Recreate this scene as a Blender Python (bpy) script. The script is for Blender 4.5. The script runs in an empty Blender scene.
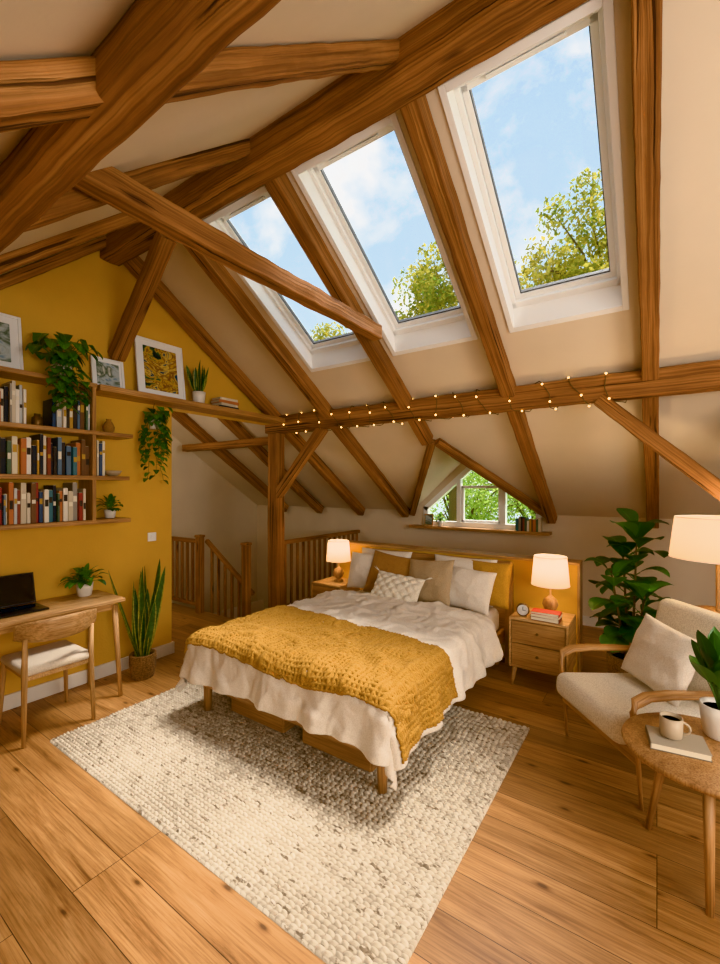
import bpy, bmesh, math, random
import numpy as np
from mathutils import Vector, Matrix, noise, Euler
random.seed(7)
R=random.random
def U(a,b): return a+(b-a)*R()
def lin(c): return tuple(((v/255)/12.92 if v/255<=.04045 else ((v/255+.055)/1.055)**2.4) for v in c)+(1,)
scene=bpy.context.scene
coll=scene.collection
# ------------------------------------------------------------ materials
class NT:
    def __init__(s,name):
        s.m=bpy.data.materials.new(name); s.m.use_nodes=True
        s.t=s.m.node_tree; s.t.nodes.clear()
        s.out=s.n('ShaderNodeOutputMaterial')
    def n(s,ty,**k):
        x=s.t.nodes.new(ty)
        for a,b in k.items():
            if a.startswith('i_'):
                x.inputs[a[2:].replace('_',' ')].default_value=b
            else: setattr(x,a,b)
        return x
    def l(s,a,b): s.t.links.new(a,b)
    def ramp(s,fac,stops):
        r=s.n('ShaderNodeValToRGB'); e=r.color_ramp.elements
        e[0].position=stops[0][0]; e[0].color=stops[0][1]
        e[1].position=stops[-1][0]; e[1].color=stops[-1][1]
        for p,c in stops[1:-1]:
            q=e.new(p); q.color=c
        s.l(fac,r.inputs[0]); return r.outputs[0]
    def mix(s,a,b,f,mode='MIX'):
        m=s.n('ShaderNodeMix',data_type='RGBA',blend_type=mode)
        for i,v in ((0,f),(6,a),(7,b)):
            if hasattr(v,'links'): s.l(v,m.inputs[i])
            else: m.inputs[i].default_value=v
        return m.outputs[2]
    def bump(s,h,strength=.3,dist=.01):
        b=s.n('ShaderNodeBump'); b.inputs['Strength'].default_value=strength; b.inputs['Distance'].default_value=dist
        s.l(h,b.inputs['Height']); return b.outputs[0]
    def bsdf(s,col,rough=.6,bump=None,sheen=0,**k):
        p=s.n('ShaderNodeBsdfPrincipled')
        if hasattr(col,'links'): s.l(col,p.inputs['Base Color'])
        else: p.inputs['Base Color'].default_value=col
        if hasattr(rough,'links'): s.l(rough,p.inputs['Roughness'])
        else: p.inputs['Roughness'].default_value=rough
        if bump: s.l(bump,p.inputs['Normal'])
        if sheen: p.inputs['Sheen Weight'].default_value=sheen
        for a,b in k.items(): p.inputs[a.replace('_',' ')].default_value=b
        s.l(p.outputs[0],s.out.inputs[0]); return p
def M_plain(name,c,rough=.6,bumps=None,sheen=0,**k):
    t=NT(name); b=None; col=lin(c)
    if bumps:
        tc=t.n('ShaderNodeTexCoord'); nz=t.n('ShaderNodeTexNoise',i_Scale=bumps[0],i_Detail=4.0)
        t.l(tc.outputs['Object'],nz.inputs['Vector']); b=t.bump(nz.outputs[0],bumps[1],.005)
    t.bsdf(col,rough,b,sheen,**k); return t.m
def M_wall(name,c,var=.06,bs=.25):
    t=NT(name); tc=t.n('ShaderNodeTexCoord')
    n1=t.n('ShaderNodeTexNoise',i_Scale=2.2,i_Detail=5.0); t.l(tc.outputs['Object'],n1.inputs['Vector'])
    n2=t.n('ShaderNodeTexNoise',i_Scale=60.0,i_Detail=5.0); t.l(tc.outputs['Object'],n2.inputs['Vector'])
    a=lin(c); d=tuple(v*(1-var*2) for v in a[:3])+(1,)
    col=t.ramp(n1.outputs[0],[(.3,d),(.7,a)])
    t.bsdf(col,.85,t.bump(n2.outputs[0],bs,.004)); return t.m
def M_wood(name,dark,mid,light,sc=(1.3,16,16),rough=.5,bs=.25,knots=False,fk=.8,fs=6,dist=.6):
    t=NT(name); at=t.n('ShaderNodeAttribute',attribute_name='grain')
    mp=t.n('ShaderNodeMapping'); mp.inputs['Scale'].default_value=sc; t.l(at.outputs['Vector'],mp.inputs['Vector'])
    n1=t.n('ShaderNodeTexNoise',i_Scale=1.0,i_Detail=10.0,i_Roughness=.7,i_Distortion=dist); t.l(mp.outputs[0],n1.inputs['Vector'])
    m2=t.n('ShaderNodeMapping'); m2.inputs['Scale'].default_value=(sc[0]*2,sc[1]*fs,sc[2]*fs); t.l(at.outputs['Vector'],m2.inputs['Vector'])
    n2=t.n('ShaderNodeTexNoise',i_Scale=1.0,i_Detail=4.0); t.l(m2.outputs[0],n2.inputs['Vector'])
    n3=t.n('ShaderNodeTexNoise',i_Scale=2.2,i_Detail=4.0); t.l(at.outputs['Vector'],n3.inputs['Vector'])
    col=t.ramp(n1.outputs[0],[(.3,lin(dark)),(.5,lin(mid)),(.72,lin(light))])
    fine=t.ramp(n2.outputs[0],[(.36,(.55,.5,.45,1)),(.56,(1,1,1,1))])
    col=t.mix(col,fine,fk,'MULTIPLY')
    big=t.ramp(n3.outputs[0],[(.3,(.68,.64,.60,1)),(.65,(1.12,1.1,1.08,1))])
    col=t.mix(col,big,.8,'MULTIPLY')
    h=n1.outputs[0]
    if knots:
        m3=t.n('ShaderNodeMapping'); m3.inputs['Scale'].default_value=(1.5,6,6); t.l(at.outputs['Vector'],m3.inputs['Vector'])
        v=t.n('ShaderNodeTexVoronoi',i_Scale=1.0); t.l(m3.outputs[0],v.inputs['Vector'])
        k=t.ramp(v.outputs['Distance'],[(.05,(.2,.12,.08,1)),(.13,(1,1,1,1))])
        col=t.mix(col,k,.85,'MULTIPLY')
        m4=t.n('ShaderNodeMapping'); m4.inputs['Scale'].default_value=(.8,40,40); t.l(at.outputs['Vector'],m4.inputs['Vector'])
        n4=t.n('ShaderNodeTexNoise',i_Scale=1.0,i_Detail=3.0,i_Distortion=.2); t.l(m4.outputs[0],n4.inputs['Vector'])
        cr=t.ramp(n4.outputs[0],[(.345,(.14,.09,.06,1)),(.375,(1,1,1,1))])
        col=t.mix(col,cr,.95,'MULTIPLY')
        ad=t.n('ShaderNodeMath',operation='MULTIPLY_ADD'); t.l(n2.outputs[0],ad.inputs[0]); ad.inputs[1].default_value=.7
        bw=t.n('ShaderNodeRGBToBW'); t.l(cr,bw.inputs[0]); t.l(bw.outputs[0],ad.inputs[2]); h=ad.outputs[0]
    t.bsdf(col,rough,t.bump(h,bs,.01)); return t.m
def M_floor():
    t=NT('oak_floor'); tc=t.n('ShaderNodeTexCoord')
    br=t.n('ShaderNodeTexBrick'); br.offset=.37; br.offset_frequency=3
    br.inputs['Color1'].default_value=(0,0,0,1); br.inputs['Color2'].default_value=(1,1,1,1); br.inputs['Mortar'].default_value=(.5,.5,.5,1)
    br.inputs['Scale'].default_value=1; br.inputs['Mortar Size'].default_value=.0016; br.inputs['Mortar Smooth'].default_value=.1
    br.inputs['Brick Width'].default_value=1.9; br.inputs['Row Height'].default_value=.19
    t.l(tc.outputs['Object'],br.inputs['Vector'])
    sc=t.n('ShaderNodeVectorMath',operation='SCALE'); sc.inputs['Scale'].default_value=7.3; t.l(br.outputs['Color'],sc.inputs[0])
    ad=t.n('ShaderNodeVectorMath',operation='ADD'); t.l(tc.outputs['Object'],ad.inputs[0]); t.l(sc.outputs[0],ad.inputs[1])
    def noi(s,detail=6.0,dist=.5):
        mp=t.n('ShaderNodeMapping'); mp.inputs['Scale'].default_value=s; t.l(ad.outputs[0],mp.inputs['Vector'])
        n=t.n('ShaderNodeTexNoise',i_Scale=1.0,i_Detail=detail,i_Roughness=.66,i_Distortion=dist); t.l(mp.outputs[0],n.inputs['Vector']); return n.outputs[0]
    g=noi((1.2,12,1),10.0,1.2)
    col=t.ramp(g,[(.28,lin((118,82,50))),(.42,lin((160,117,74))),(.6,lin((184,140,92))),(.75,lin((204,164,114)))])
    pl=t.ramp(br.outputs['Color'],[(0,(.66,.62,.58,1)),(.35,(.86,.84,.82,1)),(.6,(1.0,.98,.96,1)),(1,(1.12,1.1,1.08,1))])
    col=t.mix(col,pl,1,'MULTIPLY')
    f=t.ramp(noi((3.5,130,1),4.0,.2),[(.38,(.58,.52,.46,1)),(.56,(1,1,1,1))]); col=t.mix(col,f,.7,'MULTIPLY')
    mp=t.n('ShaderNodeMapping'); mp.inputs['Scale'].default_value=(1.5,4.0,1); t.l(ad.outputs[0],mp.inputs['Vector'])
    v=t.n('ShaderNodeTexVoronoi',i_Scale=1.0); v.voronoi_dimensions='2D'; t.l(mp.outputs[0],v.inputs['Vector'])
    vd=t.n('ShaderNodeMath',operation='MULTIPLY_ADD'); t.l(g,vd.inputs[0]); vd.inputs[1].default_value=.07; t.l(v.outputs['Distance'],vd.inputs[2])
    k=t.ramp(vd.outputs[0],[(.055,(.12,.07,.045,1)),(.075,(.6,.52,.45,1)),(.11,(1,1,1,1))]); col=t.mix(col,k,.8,'MULTIPLY')
    col=t.mix(col,lin((66,42,24)),br.outputs['Fac'])
    inv=t.n('ShaderNodeMath',operation='SUBTRACT'); inv.inputs[0].default_value=1; t.l(br.outputs['Fac'],inv.inputs[1])
    ro=t.n('ShaderNodeMapRange'); ro.inputs[3].default_value=.38; ro.inputs[4].default_value=.58; t.l(g,ro.inputs[0])
    mu=t.n('ShaderNodeMath',operation='MULTIPLY_ADD'); t.l(g,mu.inputs[0]); mu.inputs[1].default_value=.25; t.l(inv.outputs[0],mu.inputs[2])
    t.bsdf(col,ro.outputs[0],t.bump(mu.outputs[0],.35,.006)); return t.m
def M_fabric(name,c,c2=None,scale=260,rough=.9,bs=.35,sheen=.1):
    t=NT(name); tc=t.n('ShaderNodeTexCoord')
    v=t.n('ShaderNodeTexNoise',i_Scale=float(scale),i_Detail=2.0); t.l(tc.outputs['Object'],v.inputs['Vector'])
    a=lin(c); b=lin(c2) if c2 else tuple(x*.82 for x in a[:3])+(1,)
    t.bsdf(t.ramp(v.outputs[0],[(.35,b),(.6,a)]),rough,t.bump(v.outputs[0],bs,.003),sheen); return t.m
def M_vcol(name,rough=.6):
    t=NT(name); at=t.n('ShaderNodeAttribute',attribute_name='col'); t.bsdf(at.outputs['Color'],rough); return t.m
def M_leaf(name,c1,c2,mode='vein',trans=.25,edge=None):
    t=NT(name); at=t.n('ShaderNodeAttribute',attribute_name='grain'); sp=t.n('ShaderNodeSeparateXYZ'); t.l(at.outputs['Vector'],sp.inputs[0])
    ab=t.n('ShaderNodeMath',operation='ABSOLUTE'); t.l(sp.outputs[0],ab.inputs[0])
    col=t.ramp(sp.outputs[2],[(0,lin(c1)),(1,lin(c2))])
    if edge:
        e=t.ramp(ab.outputs[0],[(.72,(0,0,0,1)),(.8,(1,1,1,1))]); col=t.mix(col,lin(edge),e)
        w=t.n('ShaderNodeTexNoise',i_Scale=1.0,i_Detail=3.0); mp=t.n('ShaderNodeMapping'); mp.inputs['Scale'].default_value=(1.2,26,3)
        t.l(at.outputs['Vector'],mp.inputs[0]); t.l(mp.outputs[0],w.inputs['Vector'])
        col=t.mix(col,t.ramp(w.outputs[0],[(.4,(.55,.6,.55,1)),(.6,(1.1,1.15,1.1,1))]),.9,'MULTIPLY')
    else:
        e=t.ramp(ab.outputs[0],[(0,(1.7,1.7,1.2,1)),(.12,(1,1,1,1))]); col=t.mix(col,e,1,'MULTIPLY')
    p=t.bsdf(col,.36)
    tr=t.n('ShaderNodeBsdfTranslucent'); t.l(col,tr.inputs[0]); mx=t.n('ShaderNodeMixShader'); mx.inputs[0].default_value=trans
    t.l(p.outputs[0],mx.inputs[1]); t.l(tr.outputs[0],mx.inputs[2]); t.l(mx.outputs[0],t.out.inputs[0]); return t.m
def M_emit(name,c,st):
    t=NT(name); e=t.n('ShaderNodeEmission'); e.inputs[0].default_value=lin(c); e.inputs[1].default_value=st; t.l(e.outputs[0],t.out.inputs[0]); return t.m
def M_shade(name,c,st):
    t=NT(name); d=t.n('ShaderNodeBsdfDiffuse'); d.inputs[0].default_value=lin((235,220,195)); tr=t.n('ShaderNodeBsdfTranslucent'); tr.inputs[0].default_value=lin((240,215,175))
    mx=t.n('ShaderNodeMixShader'); mx.inputs[0].default_value=.5; t.l(d.outputs[0],mx.inputs[1]); t.l(tr.outputs[0],mx.inputs[2])
    e=t.n('ShaderNodeEmission'); e.inputs[0].default_value=lin(c); e.inputs[1].default_value=st
    a=t.n('ShaderNodeAddShader'); t.l(mx.outputs[0],a.inputs[0]); t.l(e.outputs[0],a.inputs[1]); t.l(a.outputs[0],t.out.inputs[0]); return t.m
def M_glass(name):
    t=NT(name); tr=t.n('ShaderNodeBsdfTransparent'); g=t.n('ShaderNodeBsdfGlossy'); g.inputs['Roughness'].default_value=.02
    mx=t.n('ShaderNodeMixShader'); mx.inputs[0].default_value=.04; t.l(tr.outputs[0],mx.inputs[1]); t.l(g.outputs[0],mx.inputs[2]); t.l(mx.outputs[0],t.out.inputs[0]); return t.m
def M_paint(name,seed,cols,scale=4):
    t=NT(name); tc=t.n('ShaderNodeTexCoord'); mp=t.n('ShaderNodeMapping'); mp.inputs['Location'].default_value=(seed,seed*2,seed)
    mp.inputs['Scale'].default_value=(1,1,1.3)
    t.l(tc.outputs['Object'],mp.inputs[0]); n=t.n('ShaderNodeTexNoise',i_Scale=float(scale),i_Detail=6.0,i_Distortion=3.0); t.l(mp.outputs[0],n.inputs['Vector'])
    k=len(cols); st=[(.34+.32*i/(k-1),lin(c)) for i,c in enumerate(cols)]
    t.bsdf(t.ramp(n.outputs[0],st),.7); return t.m

m_ceil=M_wall('plaster_cream',(226,211,188),.03,.15)
m_yel=M_wall('plaster_mustard',(222,174,86),.06,.35)
m_white=M_plain('white_paint',(243,243,241),.4)
m_trim=M_plain('white_trim',(236,230,218),.5)
m_beam=M_wood('beam_timber',(104,68,40),(158,110,68),(194,146,98),(.6,24,24),.85,.8,True,.95,5,.25)
m_oak=M_wood('oak',(152,110,70),(186,142,96),(206,166,118),(1.6,22,22),.5,.12)
m_oakl=M_wood('light_oak',(182,140,98),(204,164,118),(218,184,140),(1.6,22,22),.5,.1)
m_floor=M_floor()
m_linen=M_fabric('white_linen',(232,223,210),(218,207,192),180,.9,.2)
m_must=M_fabric('mustard_knit',(184,140,70),(146,106,44),240,.95,.4,.0)
m_mustl=M_fabric('mustard_linen',(192,146,66),(168,122,50),200,.9,.3)
m_tan=M_fabric('tan_linen',(166,122,68),(142,100,52),200,.9,.3)
m_beige=M_fabric('beige_linen',(186,164,134),(166,144,116),200,.9,.3)
m_cream=M_fabric('cream_boucle',(234,225,208),(210,200,182),150,.95,.5)
m_seat=M_fabric('cream_seat',(224,212,194),(200,188,170),220,.95,.3)
m_vcol=M_vcol('book_cover')
m_page=M_plain('paper_pages',(230,220,198),.8)
m_pot=M_plain('white_ceramic',(228,222,212),.35)
m_dark=M_plain('dark_metal',(28,28,30),.35)
m_screen=M_plain('laptop_screen',(14,16,22),.15)
m_bas=M_fabric('wicker',(150,116,78),(98,72,44),90,.9,.9)
m_soil=M_plain('soil',(52,38,28),.95)
m_mug=M_plain('stoneware',(186,168,144),.5)
m_brass=M_plain('bronze',(120,92,60),.4,Metallic=.7)
m_glass=M_glass('window_glass')
m_shade=M_shade('lamp_shade_lit',(255,206,140),.5)
m_shade2=M_shade('lamp_shade_soft',(255,220,170),.42)
m_bulb=M_emit('fairy_bulb',(255,205,120),12)
m_fiddle=M_leaf('fiddle_leaf',(30,72,34),(76,124,58))
m_pothos=M_leaf('pothos_leaf',(40,86,38),(96,146,64))
m_snake=M_leaf('snake_leaf',(42,76,46),(76,110,62),edge=(176,168,82),trans=.1)
m_stem=M_plain('stem',(96,80,50),.8)
m_gstem=M_plain('green_stem',(84,116,58),.7)

# ------------------------------------------------------------ mesh builder
class MB:
    def __init__(s): s.v=[];s.f=[];s.fm=[];s.sm=[];s.g=[];s.c=[];s.mats=[]
    def mi(s,m):
        if m not in s.mats: s.mats.append(m)
        return s.mats.index(m)
    def add(s,vs,fs,mat,smooth=False,g=None,col=(.5,.5,.5,1)):
        o=len(s.v); s.v+= [tuple(v) for v in vs]; k=s.mi(mat)
        for f in fs: s.f.append(tuple(i+o for i in f)); s.fm.append(k); s.sm.append(smooth)
        if g is None:
            r=(U(0,30),U(0,30),U(0,30)); g=[(v[2]+r[0],v[0]+r[1],v[1]+r[2]) for v in vs]
        s.g+=[tuple(x) for x in g]; s.c+=[tuple(col)]*len(vs)
    def box(s,size,loc,mat,rot=(0,0,0),bevel=.004,seg=2,col=(.5,.5,.5,1),M=None,smooth=False):
        sx,sy,sz=size; bm=bmesh.new(); bmesh.ops.create_cube(bm,size=1)
        bmesh.ops.scale(bm,vec=size,verts=bm.verts)
        if bevel>0:
            bmesh.ops.bevel(bm,geom=bm.edges[:],offset=min(bevel,.49*min(size)),segments=seg,profile=.5,affect='EDGES')
        ax=max(range(3),key=lambda i:size[i]); r=(U(0,30),U(0,30),U(0,30))
        o=[ax,(ax+1)%3,(ax+2)%3]
        g=[(v.co[o[0]]+r[0],v.co[o[1]]+r[1],v.co[o[2]]+r[2]) for v in bm.verts]
        T=Matrix.Translation(loc)@Euler(rot).to_matrix().to_4x4()
        if M is not None: T=M@T
        bm.verts.index_update()
        s.add([T@v.co for v in bm.verts],[[v.index for v in f.verts] for f in bm.faces],mat,smooth,g,col); bm.free()
    def bb(s,x0,x1,y0,y1,z0,z1,mat,**k): s.box((x1-x0,y1-y0,z1-z0),((x0+x1)/2,(y0+y1)/2,(z0+z1)/2),mat,**k)
    def lathe(s,prof,loc,mat,seg=28,M=None,col=(.5,.5,.5,1),smooth=True):
        T=Matrix.Translation(loc)
        if M is not None: T=M@T
        vs=[];fs=[]
        for (r,z) in prof:
            for i in range(seg):
                a=2*math.pi*i/seg; vs.append(Vector((r*math.cos(a),r*math.sin(a),z)))
        n=len(prof)
        for j in range(n-1):
            for i in range(seg):
                k=(i+1)%seg; fs.append((j*seg+i,j*seg+k,(j+1)*seg+k,(j+1)*seg+i))
        r0=(U(0,30),U(0,30),U(0,30)); g=[(v.z+r0[0],v.x+r0[1],v.y+r0[2]) for v in vs]
        s.add([T@v for v in vs],fs,mat,smooth,g,col)
        if prof[0][0]>1e-4: s.add([T@v for v in vs[:seg]],[tuple(range(seg))[::-1]],mat,False,g[:seg],col)
        if prof[-1][0]>1e-4: s.add([T@v for v in vs[-seg:]],[tuple(range(seg))],mat,False,g[-seg:],col)
    def tube(s,pts,rad,mat,seg=10,M=None,flat=1,up=None):
        pts=[Vector(p) for p in pts]; n=len(pts)
        if not hasattr(rad,'__len__'): rad=[rad]*n
        vs=[];g=[];L=0;r0=U(0,30)
        ref=Vector(up) if up else Vector((.13,.27,.95)).normalized()
        for i,p in enumerate(pts):
            d=(pts[min(i+1,n-1)]-pts[max(i-1,0)]).normalized()
            a=d.cross(ref)
            if a.length<.05: a=d.cross(Vector((1,0,0)))
            a.normalize(); b=a.cross(d)
            if i: L+=(p-pts[i-1]).length
            for k in range(seg):
                t=2*math.pi*k/seg; o=a*math.cos(t)*rad[i]+b*math.sin(t)*rad[i]*flat
                vs.append(p+o); g.append((L+r0,math.cos(t)*rad[i]+r0,math.sin(t)*rad[i]))
        fs=[]
        for j in range(n-1):
            for i in range(seg):
                k=(i+1)%seg; fs.append((j*seg+i,j*seg+k,(j+1)*seg+k,(j+1)*seg+i))
        fs.append(tuple(range(seg))[::-1]); fs.append(tuple(range((n-1)*seg,n*seg)))
        if M is not None: vs=[M@v for v in vs]
        s.add(vs,fs,mat,True,g)
    def sphere(s,r,loc,mat,sc=(1,1,1),M=None,seg=16):
        prof=[(max(1e-5,r*math.sin(math.pi*i/seg)),-r*math.cos(math.pi*i/seg)) for i in range(seg+1)]
        T=Matrix.Translation(loc)@Matrix.Diagonal((*sc,1))
        if M is not None: T=M@T
        s.lathe(prof,(0,0,0),mat,seg*2,M=T)
    def quadgrid(s,P,mat,smooth=True,g=None,col=(.5,.5,.5,1)):
        n=len(P);m=len(P[0]); vs=[p for r in P for p in r]
        fs=[(i*m+j,i*m+j+1,(i+1)*m+j+1,(i+1)*m+j) for i in range(n-1) for j in range(m-1)]
        s.add(vs,fs,mat,smooth,g,col)
    def leaf(s,base,d,length,width,mat,droop=.5,fold=.12,n=7,kind='oval',twist=0,side=None):
        p=Vector(base); d=Vector(d).normalized(); st=length/n; vs=[];g=[];rnd=R()
        for i in range(n+1):
            t=i/n
            if kind=='oval': w=math.sin(math.pi*min(1,t**.75))**.7 if 0<t<1 else 0
            elif kind=='fiddle': w=(.35*math.sin(math.pi*t*1.0)+.75*math.sin(math.pi*t**1.6))**.8 if 0<t<1 else 0
            elif kind=='heart': w=(1-t)**.6*min(1,t*6+.25)*1.1
            else: w=min(1,.6+t*1.2)*(1-t**4)**.8 if t<1 else 0
            w=max(w,.02)*width*.5
            sd=d.cross(Vector((0,0,1))) if side is None else Vector(side)
            if sd.length<.1: sd=Vector((1,0,0))
            sd.normalize()
            if twist: sd=Matrix.Rotation(twist*t,3,d)@sd
            nr=sd.cross(d).normalized()
            for u in (-1,-.5,0,.5,1):
                vs.append(p+sd*w*u+nr*abs(u)*w*fold*2); g.append((u,t,rnd))
            p=p+d*st; d=(d+Vector((0,0,-1))*droop/n).normalized()
        fs=[(i*5+j,i*5+j+1,(i+1)*5+j+1,(i+1)*5+j) for i in range(n) for j in range(4)]
        s.add(vs,fs,mat,True,g)
    def build(s,name,parent=None,origin=None):
        me=bpy.data.meshes.new(name); A=np.array(s.v,dtype=float)
        if origin is None:
            lo=A.min(0);hi=A.max(0); origin=((lo[0]+hi[0])/2,(lo[1]+hi[1])/2,lo[2])
        A=A-np.array(origin)
        me.from_pydata(A.tolist(),[],s.f)
        me.polygons.foreach_set('material_index',s.fm); me.polygons.foreach_set('use_smooth',s.sm)
        for m in s.mats: me.materials.append(m)
        a=me.attributes.new('grain','FLOAT_VECTOR','POINT'); a.data.foreach_set('vector',np.array(s.g,dtype=np.float32).ravel())
        c=me.attributes.new('col','FLOAT_COLOR','POINT'); c.data.foreach_set('color',np.array(s.c,dtype=np.float32).ravel())
        me.update(); ob=bpy.data.objects.new(name,me); ob.location=origin; coll.objects.link(ob)
        if parent: ob.parent=parent
        return ob
def poly(name,vs,fs,mat):
    b=MB(); b.add([Vector(v) for v in vs],fs,mat,g=[tuple(v) for v in vs]); return b.build(name,origin=(0,0,0))
# hewn timber
def timber(name,p0,p1,w,h,up=(0,0,1),amp=.006,mat=None,bev=.008):
    p0=Vector(p0);p1=Vector(p1); d=(p1-p0); L=d.length; d.normalize(); up=Vector(up)
    sd=d.cross(up).normalized(); un=sd.cross(d).normalized()
    n=max(4,int(L/.06)); ring=[(-w/2+bev,-h/2),(0,-h/2),(w/2-bev,-h/2),(w/2,-h/2+bev),(w/2,0),(w/2,h/2-bev),(w/2-bev,h/2),(-w/2+bev,h/2),(-w/2,h/2-bev),(-w/2,0),(-w/2,-h/2+bev)]
    K=len(ring)
    b=MB(); vs=[];g=[];r=Vector((U(0,30),U(0,30),U(0,30)))
    for i in range(n+1):
        t=i/n
        for k,(a,c) in enumerate(ring):
            q=Vector((t*L,a,c)); o=noise.noise_vector(Vector((t*L*.8,a*3,c*3))+r)*amp*1.5+noise.noise_vector(Vector((t*L*9,a*22,c*22))+r)*amp*.75
            vs.append(p0+d*(t*L)+sd*(a+o.y)+un*(c+o.z)); g.append(tuple(q+r))
    fs=[(i*K+k,i*K+(k+1)%K,(i+1)*K+(k+1)%K,(i+1)*K+k) for i in range(n) for k in range(K)]
    fs.append(tuple(range(K))[::-1]); fs.append(tuple(range(n*K,n*K+K)))
    b.add(vs,fs,mat or m_beam,False,g); return b.build(name)

# ------------------------------------------------------------ room constants
XW=-3.85; XR=2.4; XH=-6.2; YR=1.83; ZR=3.75; TA=.66; TB=.88; YB=5.6; YF=-.9
def zA(y): return ZR-TA*(y-YR)
def zB(y): return ZR-TB*(YR-y)
poly('floor',[(XH,YF,0),(XR,YF,0),(XR,YB,0),(-3.9,YB,0),(-3.9,3.45,0),(XH,3.45,0)],[(0,1,2,3,4,5)],m_floor)
wins=[(-2.86,-2.14),(-1.91,-1.17),(-.9,-.16)]
def slopeA():
    vs=[];fs=[]
    def q(x0,x1,y0,y1):
        o=len(vs); vs.extend([(x0,y0,zA(y0)),(x1,y0,zA(y0)),(x1,y1,zA(y1)),(x0,y1,zA(y1))]); fs.append((o,o+1,o+2,o+3))
    q(XH,XR,YR,2.03)
    xs=[XH]+[v for w in wins for v in w]+[.95,1.7,XR]
    for i in range(0,len(xs)-1,2): q(xs[i],xs[i+1],2.03,3.31)
    q(XH,XR,3.31,4.32)
    o=len(vs); vs.extend([(XH,4.32,zA(4.32)),(-1.98,4.32,zA(4.32)),(-2.91,YB,zA(YB)),(XH,YB,zA(YB)),(XR,4.32,zA(4.32)),(XR,YB,zA(YB)),(-1.05,YB,zA(YB)),(-1.98,YB,zA(4.32))])
    fs.extend([(o,o+1,o+2,o+3),(o+1,o+4,o+5,o+6),(o+1,o+7,o+2),(o+1,o+6,o+7)])
    return poly('ceiling',vs,fs,m_ceil)
slopeA()
poly('ceiling_slope_front',[(XH,YR,ZR),(XR,YR,ZR),(XR,YF,zB(YF)),(XH,YF,zB(YF))],[(0,1,2,3)],m_ceil)
zk=zA(YB); zp=zA(4.32)
wx0,wx1,wz0,wz1,wpx,wpz=-2.74,-1.16,1.06,1.31,-1.96,1.99
poly('wall_back',[(XH,YB,-2.7),(wx0,YB,-2.7),(wx0,YB,zk),(XH,YB,zk),
 (wx1,YB,-2.7),(XR,YB,-2.7),(XR,YB,zk),(wx1,YB,zk),(wx0,YB,wz0),(wx1,YB,wz0),
 (-2.91,YB,zk),(-1.98,YB,zp),(-1.05,YB,zk),(wx0,YB,wz1),(wpx,YB,wpz),(wx1,YB,wz1)],
 [(0,1,2,3),(4,5,6,7),(1,4,9,8),(10,2,13,14,11),(12,11,14,15,7)],m_ceil)
b=MB()
def wallslab(b,pts,x0,x1,mat):
    n=len(pts); vs=[(x1,y,z) for y,z in pts]+[(x0,y,z) for y,z in pts]
    fs=[tuple(range(n)),tuple(range(n,2*n))[::-1]]+[(i,(i+1)%n,n+(i+1)%n,n+i) for i in range(n)]
    b.add([Vector(v) for v in vs],fs,mat,g=vs)
wallslab(b,[(YF,0),(2.4,0),(2.4,2.36),(3.72,2.36),(3.72,zA(3.72)-.002),(YR,ZR-.002),(YF,zB(YF)-.002)],XW-.14,XW,m_yel)
b.build('wall_left',origin=(XW,0,0))
poly('wall_right',[(XR,YF,0),(XR,YB,0),(XR,YB,zk),(XR,YR,ZR),(XR,YF,zB(YF))],[(0,1,2,3,4)],m_ceil)
poly('wall_front',[(XH,YF,0),(XR,YF,0),(XR,YF,zB(YF)),(XH,YF,zB(YF))],[(0,1,2,3)],m_ceil)
poly('wall_hall',[(XH,YF,-2.7),(XH,YB,-2.7),(XH,YB,zk),(XH,YR,ZR),(XH,YF,zB(YF))],[(0,1,2,3,4)],m_ceil)
poly('wall_stairwell',[(-3.9,3.45,0),(-3.9,YB,0),(-3.9,YB,-2.7),(-3.9,3.45,-2.7),(XH,3.45,0),(XH,3.45,-2.7)],[(0,1,2,3),(0,4,5,3)],m_ceil)
poly('floor_lower',[(XH,3.45,-2.7),(-3.9,3.45,-2.7),(-3.9,YB,-2.7),(XH,YB,-2.7)],[(0,1,2,3)],m_floor)
b=MB(); b.bb(XW,XW+.02,YF,2.4,0,.11,m_trim,bevel=.004); b.bb(XW-.14,XW+.02,2.4,2.42,0,.11,m_trim); b.build('baseboard_left')
b=MB(); b.bb(-3.88,XR,YB-.02,YB,0,.11,m_trim); b.build('baseboard_back')
b=MB(); b.bb(-3.12,-.56,4.10,4.24,0,.93,m_yel,bevel=.004); b.bb(-3.14,-.54,4.08,4.26,.93,.955,m_oakl,bevel=.005); b.bb(-.56,-.54,4.09,4.25,0,.93,m_oakl,bevel=.004); b.build('wall_headboard')

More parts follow.
